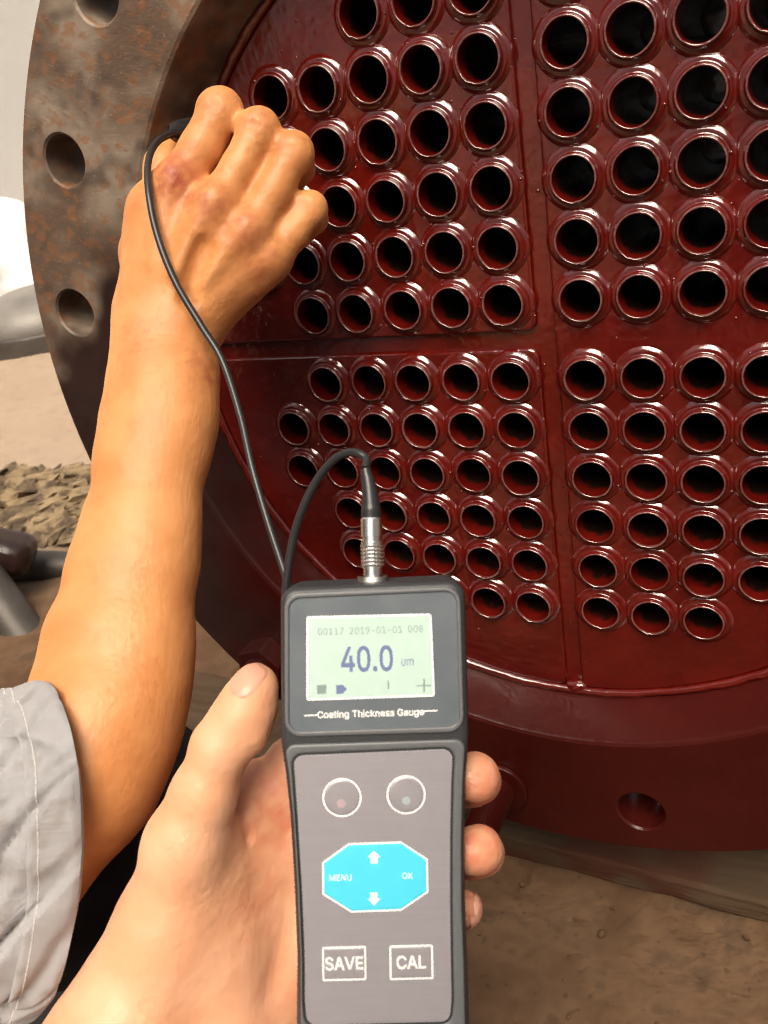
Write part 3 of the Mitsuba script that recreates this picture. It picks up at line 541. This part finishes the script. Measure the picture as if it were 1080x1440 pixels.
# rolled sleeve: loft of wrinkled rings round the upper arm
def sleeve_rings(offset, s0, s1, n, m=240):
    ax0, ax1 = cam(40, 1190, .392), cam(-330, 1330, .37)
    axis = (ax1 - ax0); L = np.linalg.norm(axis); axis /= L
    rimv = cam(12, 1410, .388) - cam(36, 962, .392)                                   # long way across the opening
    e1 = rimv / np.linalg.norm(rimv); e2 = np.cross(e1, axis); e2 /= np.linalg.norm(e2); e2 = e2 if e2 @ AHEAD < 0 else -e2
    push = 0.030
    a = np.arange(m) / m * 2 * np.pi; out = []
    for s in np.linspace(s0, s1, n):
        c = ax0 + axis * s
        r1 = 0.0715 + s * 0.02; r2 = 0.050 + s * 0.08
        tilt = np.clip(1 - s / 0.18, 0, 1)
        P = c + np.outer(np.cos(a) * r1, e1) + np.outer(np.sin(a) * r2, e2) - np.outer(np.sin(a) * push * tilt * 0.98, axis)
        nrm = np.outer(np.cos(a), e1) + np.outer(np.sin(a), e2)
        q = np.c_[np.cos(a) * 1.4, np.sin(a) * 1.4, np.full(m, s * 14 + 0.6)]
        w = (meshkit.fbm(q * 1.6 + np.c_[np.zeros(m), np.zeros(m), np.cos(a) * 1.3], 3, 11) - 0.5) * 0.026 * min(1, 0.3 + s * 25) + (np.sin(a * 3 + s * 60) * 0.0022 - 0.0075 * np.exp(-((s - 0.046 - 0.020 * np.sin(a + 0.9)) / 0.006) ** 2) + 0.0045 * np.exp(-((s - 0.060 - 0.020 * np.sin(a + 0.9)) / 0.008) ** 2) - 0.006 * np.exp(-((s - 0.022 - 0.03 * np.sin(a * 1.5 + 2.2)) / 0.005) ** 2)) * min(1, 0.4 + s * 30)
        g = meshkit.fbm(np.c_[np.cos(a + s * 9) * 5.2, np.sin(a + s * 9) * 5.2, np.full(m, s * 26)] * 0.62, 2, 17); w = w - 0.0062 * np.clip(1 - np.abs(g - 0.5) / 0.11, 0, 1) ** 1.3 * (0.3 + 0.7 * min(1, s * 45))
        out.append(P + nrm * (w + offset)[:, None])
    return np.array(out)
ro = sleeve_rings(0, 0.0, 0.30, 180); ri = sleeve_rings(-0.0022, 0.0, 0.30, 180)
allr = np.concatenate([ri[::-1], ro]); SL = obj('sleeve', mesh_of(allr.reshape(-1, 3), grid_faces(len(allr), 240)), 'grey_twill', PW, 50)
labels[SL] = {'label': 'rolled grey sleeve'}
hem = np.concatenate([sleeve_rings(-0.003, 0.0175, 0.018, 2)[::-1][:1], sleeve_rings(0.0020, 0.0175, 0.0174, 2), sleeve_rings(0.0034, 0.0165, 0.001, 10), sleeve_rings(0.0022, -0.0008, -0.001, 2), sleeve_rings(-0.004, -0.0012, 0.02, 4)])
obj('cuff', mesh_of(hem.reshape(-1, 3), grid_faces(len(hem), 240)), 'grey_twill', SL, 50)
for s in (0.0135,):
    p = sleeve_rings(0.0034, s, s + 1e-6, 2)[0]; p = np.vstack([p, p[:1]])
    q = spline(p, 900); obj('seam_stitching', sweep(q, 0.00028 * (0.7 + 0.5 * (np.arange(900) % 6 < 4)), 6, False), 'stitch', SL, 40)
# dark trousers of the same kneeling worker; knee shifted to stand for shaded ground
tr = Body(*(lambda q: (np.min(q, 0) - .14, np.max(q, 0) + .14))(np.array([cam(-250, 1300, .60), cam(260, 1120, .56), cam(60, 1750, .62)])), 0.004)
tr.bone(cam(-250, 1290, .60), cam(185, 1185, .57), 0.085, 0.078, 0.02); tr.bone(cam(185, 1185, .57), cam(90, 1720, .63), 0.078, 0.06, 0.02)
tm = tr.mesh(4); Vt = np.array(tm.vertices); tm.vertices = Vt + tm.vertex_normals * ((meshkit.fbm(Vt * 22, 4, 8) - 0.5) * 0.018)[:, None]
obj('trousers', tm, 'dark_cloth', PW, True)

# ------------------------------------------------------------------ the hand that holds the gauge
lo2 = np.min([cam(60, 900, .33), cam(720, 900, .42), cam(-20, 2150, .21), cam(300, 1950, .42), cam(120, 2150, .25)], 0) - 0.035
hi2 = np.max([cam(60, 900, .33), cam(720, 900, .42), cam(-20, 2150, .21), cam(720, 1400, .36), cam(300, 1950, .30), cam(720, 900, .36)], 0) + 0.035
H2 = 0.0013
Bd = Body(lo2, hi2, H2)
Bd.chain([(cam(262, 1185, .356), .0158), (cam(236, 1310, .366), .0218), (cam(196, 1405, .366), .0252), (cam(150, 1490, .356), .0275), (cam(60, 1750, .310), .029), (cam(-10, 2150, .225), .030)], 0.010)
Bd.chain([(cam(312, 1215, .376), .0185), (cam(313, 1330, .379), .0200), (cam(322, 1460, .378), .0212), (cam(300, 1600, .358), .025), (cam(200, 1800, .318), .027), (cam(120, 2150, .235), .030)], 0.016)
Bd.bone(cam(338, 1120, .390), cam(343, 1200, .388), .0135, .0135, 0.010)
Bd.bone(cam(300, 1165, .368), cam(345, 1115, .388), .011, .012, 0.010)
PM = {'index': (cam(415, 1075, .391), .0125), 'middle': (cam(455, 1150, .392), .0125), 'ring': (cam(468, 1225, .392), .012), 'little': (cam(468, 1300, .390), .0115)}
for k in PM: Bd.bone(cam(352, 1200 + 60 * list(PM).index(k), .388), PM[k][0], .0155, PM[k][1], 0.010)
Bd.bone(cam(345, 1160, .388), cam(350, 1440, .391), .0165, .018, 0.010)
Bd.bone(cam(440, 1300, .391), cam(360, 1480, .384), .0135, .018, 0.010)
fg = {'index': [(cam(500, 1010, .386), .0098), (cam(560, 985, .383), .0088), (cam(600, 985, .380), .008)],
      'middle': [(cam(600, 1118, .382), .0094), (cam(664, 1103, .374), .0086), (cam(673, 1098, .362), .0084), (cam(669, 1092, .354), .0088), (cam(655, 1094, .352), .0084)],
      'ring': [(cam(600, 1213, .382), .0094), (cam(667, 1204, .374), .0086), (cam(678, 1200, .362), .0085), (cam(673, 1195, .354), .0089), (cam(658, 1197, .352), .0086)],
      'little': [(cam(585, 1295, .381), .0084), (cam(640, 1283, .373), .0078), (cam(650, 1277, .361), .0076)]}
for k in fg:
    q = Body(lo2, hi2, H2); q.chain([PM[k]] + fg[k], 0.004); Bd.join(q, 0.004)
th = Body(lo2, hi2, H2)
th.chain([(cam(258, 1190, .356), .0160), (cam(286, 1118, .353), .0126), (cam(311, 1050, .351), .0112), (cam(338, 1008, .351), .0103), (cam(355, 976, .351), .0090), (cam(361, 962, .352), .0078)], 0.006)
th.bone(cam(352, 1005, .351), cam(350, 1030, .350), .0092, .0078, 0.006)                               # the soft pad pressed to the gauge
Bd.join(th, 0.007)
for (a_, b_) in (((352, 1172, .3600), (362, 1215, .3600)), ((345, 1190, .3585), (352, 1240, .3585))):
    Bd.bone(cam(*a_), cam(*b_), .0007, .0006, 0.0022, cut=True)                                        # skin folds of the palm
Bd.bone(cam(340, 1105, .365), cam(352, 1180, .366), .0014, .0014, 0.003, cut=True)                      # fold at the base of the thumb
bm = Bd.mesh(8)
V = np.array(bm.vertices); bm.vertices = V + bm.vertex_normals * ((meshkit.fbm(V * 60, 3, 21) - 0.5) * 0.0009)[:, None]
reds = [(cam(375, 1140, .378), .016, .7), (cam(400, 1120, .39), .02, .7), (cam(672, 1094, .35), .022, .75), (cam(674, 1197, .35), .022, .75), (cam(655, 1277, .355), .018, .75), (cam(380, 1000, .348), .010, .4), (cam(360, 1260, .37), .02, .35), (cam(380, 1400, .375), .02, .4)]
col = shade_skin(bm, (0.70, 0.38, 0.235), (0.65, 0.325, 0.185), (0.56, 0.15, 0.09), reds, 31, 0.0)
PH = 'person_001'
labels[PH] = {'label': 'left hand and wrist clasping the gauge, thumb along its side and fingertips round its edge', 'category': 'person'}
obj('body', bm, 'skin_fair', PH, True, color=col)
def nail(center, along, out, ra, rb, name, lift=0.0005):
    """The nail plate: the skin under it, raised by half a millimetre."""
    V = np.array(bm.vertices); N = np.array(bm.vertex_normals); al = along / np.linalg.norm(along); out = out / np.linalg.norm(out); ac = np.cross(al, out); ac /= np.linalg.norm(ac)
    q = V - center; e = (np.abs(q @ al) / ra) ** 3 + (np.abs(q @ ac) / rb) ** 3; ok = (e < 1.35) & (N @ out > -0.1) & (np.linalg.norm(q, axis=1) < 2.2 * ra)
    f = np.array(bm.faces); f = f[ok[f].all(1)]; use, inv = np.unique(f, return_inverse=True); f = inv.reshape(-1, 3)
    h = np.clip((1.3 - e[use]) * 3, 0, 1) * lift - 0.0001 * (e[use] > 1.2)
    obj(name, mesh_of(V[use] + N[use] * h[:, None], f), 'nail', PH, True)
nail(cam(343, 957, .343), cam(362, 928, .345) - cam(335, 985, .345), cam(335, 950, .340) - cam(352, 966, .352), .0062, .0056, 'thumbnail')
nail(cam(677, 1277, .362), cam(676, 1277, .350) - cam(671, 1279, .366), RIGHT + AHEAD * 0.45, .0066, .0060, 'fingernail', 0.0009)

# ------------------------------------------------------------------ the rest of both people outside the frame, squatting; added for shade and reflections
bsdf('overall_cloth', two({'type': 'principled', 'base_color': proc(lambda p, n, uv: mix((0.055, 0.055, 0.06), (0.085, 0.085, 0.09), fbm(p.x * 30, p.y * 30, p.z * 30, 3))), 'roughness': 0.9, 'specular': 0.2}))
bsdf('hair', two({'type': 'principled', 'base_color': rgb(0.012, 0.010, 0.009), 'roughness': 0.5, 'specular': 0.4}))
def clothed(parent, chains, lo, hi, bs, name='overalls'):
    B = Body(lo, hi, 0.011)
    for c in chains: B.chain([(np.array(p), r) for p, r in c], 0.04)
    m = B.mesh(5); V = np.array(m.vertices); m.vertices = V + m.vertex_normals * ((meshkit.fbm(V * 16, 4, 5) - 0.5) * 0.03)[:, None]
    obj(name, m, bs, parent, True)
def head(parent, c, look, tone):
    c = np.array(c, float); look = np.array(look, float) / np.linalg.norm(look); side = np.cross(look, [0, 0, 1.0]); side /= np.linalg.norm(side); up = np.cross(side, look)
    P = lambda f, s_, u: c + f * look + s_ * side + u * up
    B = Body(c - 0.2, c + 0.2, 0.004)
    B.bone(P(-.02, 0, .03), P(.025, 0, .035), .078, .072, .02); B.bone(P(.03, 0, -.03), P(.045, 0, -.075), .058, .034, .03); B.bone(P(-.03, 0, -.06), P(-.045, 0, -.16), .052, .056, .02)
    B.bone(P(.088, 0, .012), P(.112, 0, -.028), .009, .013, .01); B.bone(P(.083, -.02, -.062), P(.083, .02, -.062), .008, .008, .01)
    for q in (-1, 1): B.bone(P(.088, q * .034, .008), P(.09, q * .03, .006), .012, .012, .004, cut=True); B.bone(P(0, q * .078, .02), P(-.008, q * .082, -.02), .012, .008, .008); B.bone(P(.083, q * .033, .008), P(.083, q * .033, .008), .011, .011, .003)
    m = B.mesh(5); obj('head', m, 'skin_tanned', parent, True, color=np.tile(np.array(tone), (len(m.vertices), 1)))
    H_ = Body(c - 0.2, c + 0.2, 0.005); H_.bone(P(-.03, 0, .042), P(.012, 0, .056), .082, .074, .02); H_.bone(P(-.045, 0, -.02), P(-.03, 0, .03), .07, .078, .02)
    h = H_.mesh(4); Vh = np.array(h.vertices); h.vertices = Vh + h.vertex_normals * ((meshkit.fbm(Vh * 90, 3, 2) - 0.5) * 0.01)[:, None]; obj('hair', h, 'hair', parent, True)
wr = 0.5 * (cam(-10, 2150, .225) + cam(120, 2150, .235))
clothed(PH, [[(wr + (wr - cam(140, 1600, .34)) * 0.02, .044), ((0.02, -.66, -.20), .055), ((.14, -.82, .07), .075)], [((.14, -.83, .08), .08), ((.32, -.80, .10), .12), ((.50, -.71, .08), .08)],
             [((.32, -.82, .05), .15), ((.36, -.90, -.12), .15), ((.42, -1.0, -.27), .17)], [((.36, -1.02, -.28), .12), ((.02, -.74, -.06), .085), ((.16, -.86, -.40), .06), ((.12, -.78, -.415), .04)],
             [((.50, -.98, -.28), .12), ((.62, -.60, -.06), .085), ((.54, -.76, -.40), .06), ((.50, -.67, -.415), .04)], [((.50, -.71, .08), .07), ((.50, -.56, -.10), .055), ((.36, -.58, .05), .043)]], (-.2, -1.3, -.46), (.8, -.4, .35), 'overall_cloth')
head(PH, (.30, -.74, .32), (-.35, .72, -.45), (0.62, 0.34, 0.2))
Q = Body((.1, -.75, -.1), (.5, -.4, .25), 0.003)
Q.chain([(np.array((.37, -.585, .045)), .026), (np.array((.31, -.575, .09)), .024)], .01); Q.bone((.31, -.575, .09), (.255, -.56, .115), .024, .030, .01, flat=((.2, .3, .9), 1.5))
for k, (dx, dz) in enumerate(((-.02, .03), (-.006, .016), (.006, .0), (.015, -.014))): Q.chain([(np.array((.25 + dx * .3, -.56, .12 + dz)), .0095), (np.array((.205, -.548, .135 + dz)), .0085), (np.array((.185, -.535, .125 + dz)), .0075)], .003)
Q.chain([(np.array((.27, -.56, .135)), .012), (np.array((.235, -.535, .165)), .0105), (np.array((.205, -.525, .17)), .009)], .004)
qm = Q.mesh(5); obj('right_hand', qm, 'skin_fair', PH, True, color=np.tile(np.array([0.7, 0.385, 0.235]), (len(qm.vertices), 1)))
clothed(PW, [[(cam(-330, 1330, .37), .062), ((-.34, -.50, -.05), .072), ((-.44, -.60, .03), .09)], [((-.44, -.60, .03), .09), ((-.58, -.56, .06), .12), ((-.72, -.46, .02), .085)], [((-.58, -.60, 0), .15), ((-.62, -.70, -.14), .155), ((-.64, -.76, -.26), .16)],
             [((-.72, -.46, .02), .075), ((-.74, -.28, -.16), .055), ((-.62, -.18, -.28), .042)], [((-.70, -.76, -.28), .12), ((-.76, -.36, -.32), .09), ((-.84, -.72, -.39), .055)], [((-.58, -.74, -.28), .12), (cam(-250, 1290, .60), .088), (cam(150, 1310, .57), .070)]], (-1.05, -1.05, -.46), (-.1, -.05, .3), 'overall_cloth')
head(PW, (-.52, -.48, .25), (.45, .75, -.3), (0.55, 0.27, 0.13))

# ------------------------------------------------------------------ things on the ground round the vessel
sk = soft_box(1.1, 0.13, 0.022, 0.004, 2, 0.006, 0.012); sk.apply_transform(trimesh.transformations.rotation_matrix(math.radians(-2), [0, 0, 1])); sk.apply_translation([0.05, 0.068, ZG + 0.008])
tag(obj('timber_plank', sk, 'timber', smooth=40), 'worn flat timber plank lying on the earth below the flange', 'plank')
def pebbles(n, xr, yr, size, seed):
    r = np.random.default_rng(seed); out = []; base = trimesh.creation.icosphere(1, 1.0)
    for _ in range(n):
        m = base.copy(); s = size * r.uniform(0.4, 1.6) ** 1.5
        m.vertices *= 1 + (meshkit.noise(m.vertices * 1.7 + r.uniform(0, 99, 3))[:, None] - 0.5) * 0.8; m.vertices *= s * r.uniform(0.5, 1.2, 3)
        m.apply_transform(trimesh.transformations.random_rotation_matrix(r.uniform(0, 1, 3))); m.apply_translation([r.uniform(*xr), r.uniform(*yr), ZG + s * 0.1]); out.append(m)
    return out
tag(obj('gravel', cat(pebbles(300, (-0.9, 0.4), (-0.4, 0.5), 0.0022, 5)), 'dirt', smooth=True), 'fine grit scattered over the earth below the flange', 'gravel', kind='stuff')
m = []
r = np.random.default_rng(12)
for k in range(420):
    u = r.uniform(-60, 170); v = r.uniform(664, 765); p = onground(u, v, ZG); sz = 0.026 * r.uniform(0.25, 1.0) ** 1.3 + 0.006
    P = r.normal(0, 1, (14, 3)); P /= np.linalg.norm(P, axis=1, keepdims=True); P *= sz * np.array([1.7, 1.0, 0.5]) * r.uniform(0.75, 1.15, (14, 1))
    b = trimesh.convex.convex_hull(P); b.apply_transform(trimesh.transformations.euler_matrix(r.uniform(-.4, .4), r.uniform(-.4, .4), r.uniform(0, 6.28))); b.apply_translation(p + [0, 0, sz * 0.15]); m.append(b)
tag(obj('rubble', cat(m), 'rubble', smooth=False), 'band of crumbling brownish rubble on the earth left of the flange', 'rubble', kind='stuff')

wl = soft_box(9, 0.2, 4.0, 0.01, 0, 0, 0.4)
wl.apply_transform(trimesh.transformations.rotation_matrix(math.radians(40), [0, 0, 1])); wl.apply_translation(np.array([-3.6, 3.1, ZG + 2.0]))
tag(obj('wall', wl, 'plaster', smooth=30), 'pale grey plain wall far behind the flange', 'wall')
# white draped heap and grey drum behind the flange
p0 = onground(-10, 470, ZG)
wb = Body(p0 + [-1.0, -0.9, -0.1], p0 + [0.9, 0.9, 1.1], 0.02)
wb.bone(cam(-40, 345, 3.3), cam(8, 330, 3.3), 0.22, 0.13, 0.1); wb.bone(cam(-60, 410, 3.3), cam(40, 400, 3.25), 0.28, 0.12, 0.1); wb.bone(cam(-60, 410, 3.3), cam(-60, 470, 3.4), 0.28, 0.3, 0.1)
wm = wb.mesh(3); Vw = np.array(wm.vertices); wm.vertices = Vw + wm.vertex_normals * ((meshkit.fbm(Vw * 5, 4, 3) - 0.5) * 0.09)[:, None]
tag(obj('white_sack', wm, 'white_sheeting', smooth=True), 'bulky white sack slumped beside the wall', 'sack')
p0 = onground(70, 478, ZG)
CP = 'vessel_cap'
labels[CP] = {'label': 'dished grey steel cap resting on a dark ring below the white sack', 'category': 'steel cap'}
MC = frame([p0[0], p0[1], ZG], [1, 0, 0], [0, 1, 0], [0, 0, 1])
a = np.linspace(0, np.pi / 2, 14)
obj('dome', moved(lathe([(0.22, 0.055)] + [(0.225 * math.cos(t), 0.07 + 0.125 * math.sin(t)) for t in a[:-1]] + [(0.0001, 0.195)], 64), MC), 'pale_grey_metal', CP, 40)
obj('base_ring', moved(lathe([(0.215, -0.01), (0.24, -0.01), (0.245, 0.0), (0.245, 0.055), (0.24, 0.062), (0.215, 0.062)], 64), MC), 'dull_grey_metal', CP, 40)
# red painted bracket and grey pipes at the left edge
rb = soft_box(0.16, 0.07, 0.055, 0.02, 3, 0.003, 0.012); c = cam(-32, 768, 1.28)
rb.apply_transform(trimesh.transformations.rotation_matrix(math.radians(25), [0, 1, 0])); rb.apply_transform(trimesh.transformations.rotation_matrix(math.radians(30), [0, 0, 1])); rb.apply_translation(c)
tag(obj('red_block', rb, 'dull_red_paint', smooth=40), 'dark red painted steel block lying across the grey pipes', 'block')
def pipe(a, b, r, label):
    n = np.linalg.norm(b - a); z = (b - a) / n; x = np.cross(z, [0.2, 0.4, 0.9]); x /= np.linalg.norm(x)
    m = lathe([(r * 0.8, 0.02), (r * 0.8, 0), (r * 0.95, 0), (r, r * 0.05), (r, n - r * 0.05), (r * 0.95, n), (r * 0.8, n), (r * 0.8, n - 0.02)], 40)
    tag(obj('steel_pipe', moved(m, frame(a, x, np.cross(z, x), z)), 'dull_grey_metal', smooth=40), label, 'pipe')
pipe(cam(-120, 790, 1.35), cam(130, 800, 1.38), 0.026, 'upper grey steel pipe crossing behind the worker\'s forearm')
pipe(cam(-60, 760, 1.27), cam(60, 930, 1.22), 0.030, 'lower grey steel pipe sloping down beside the worker\'s forearm')
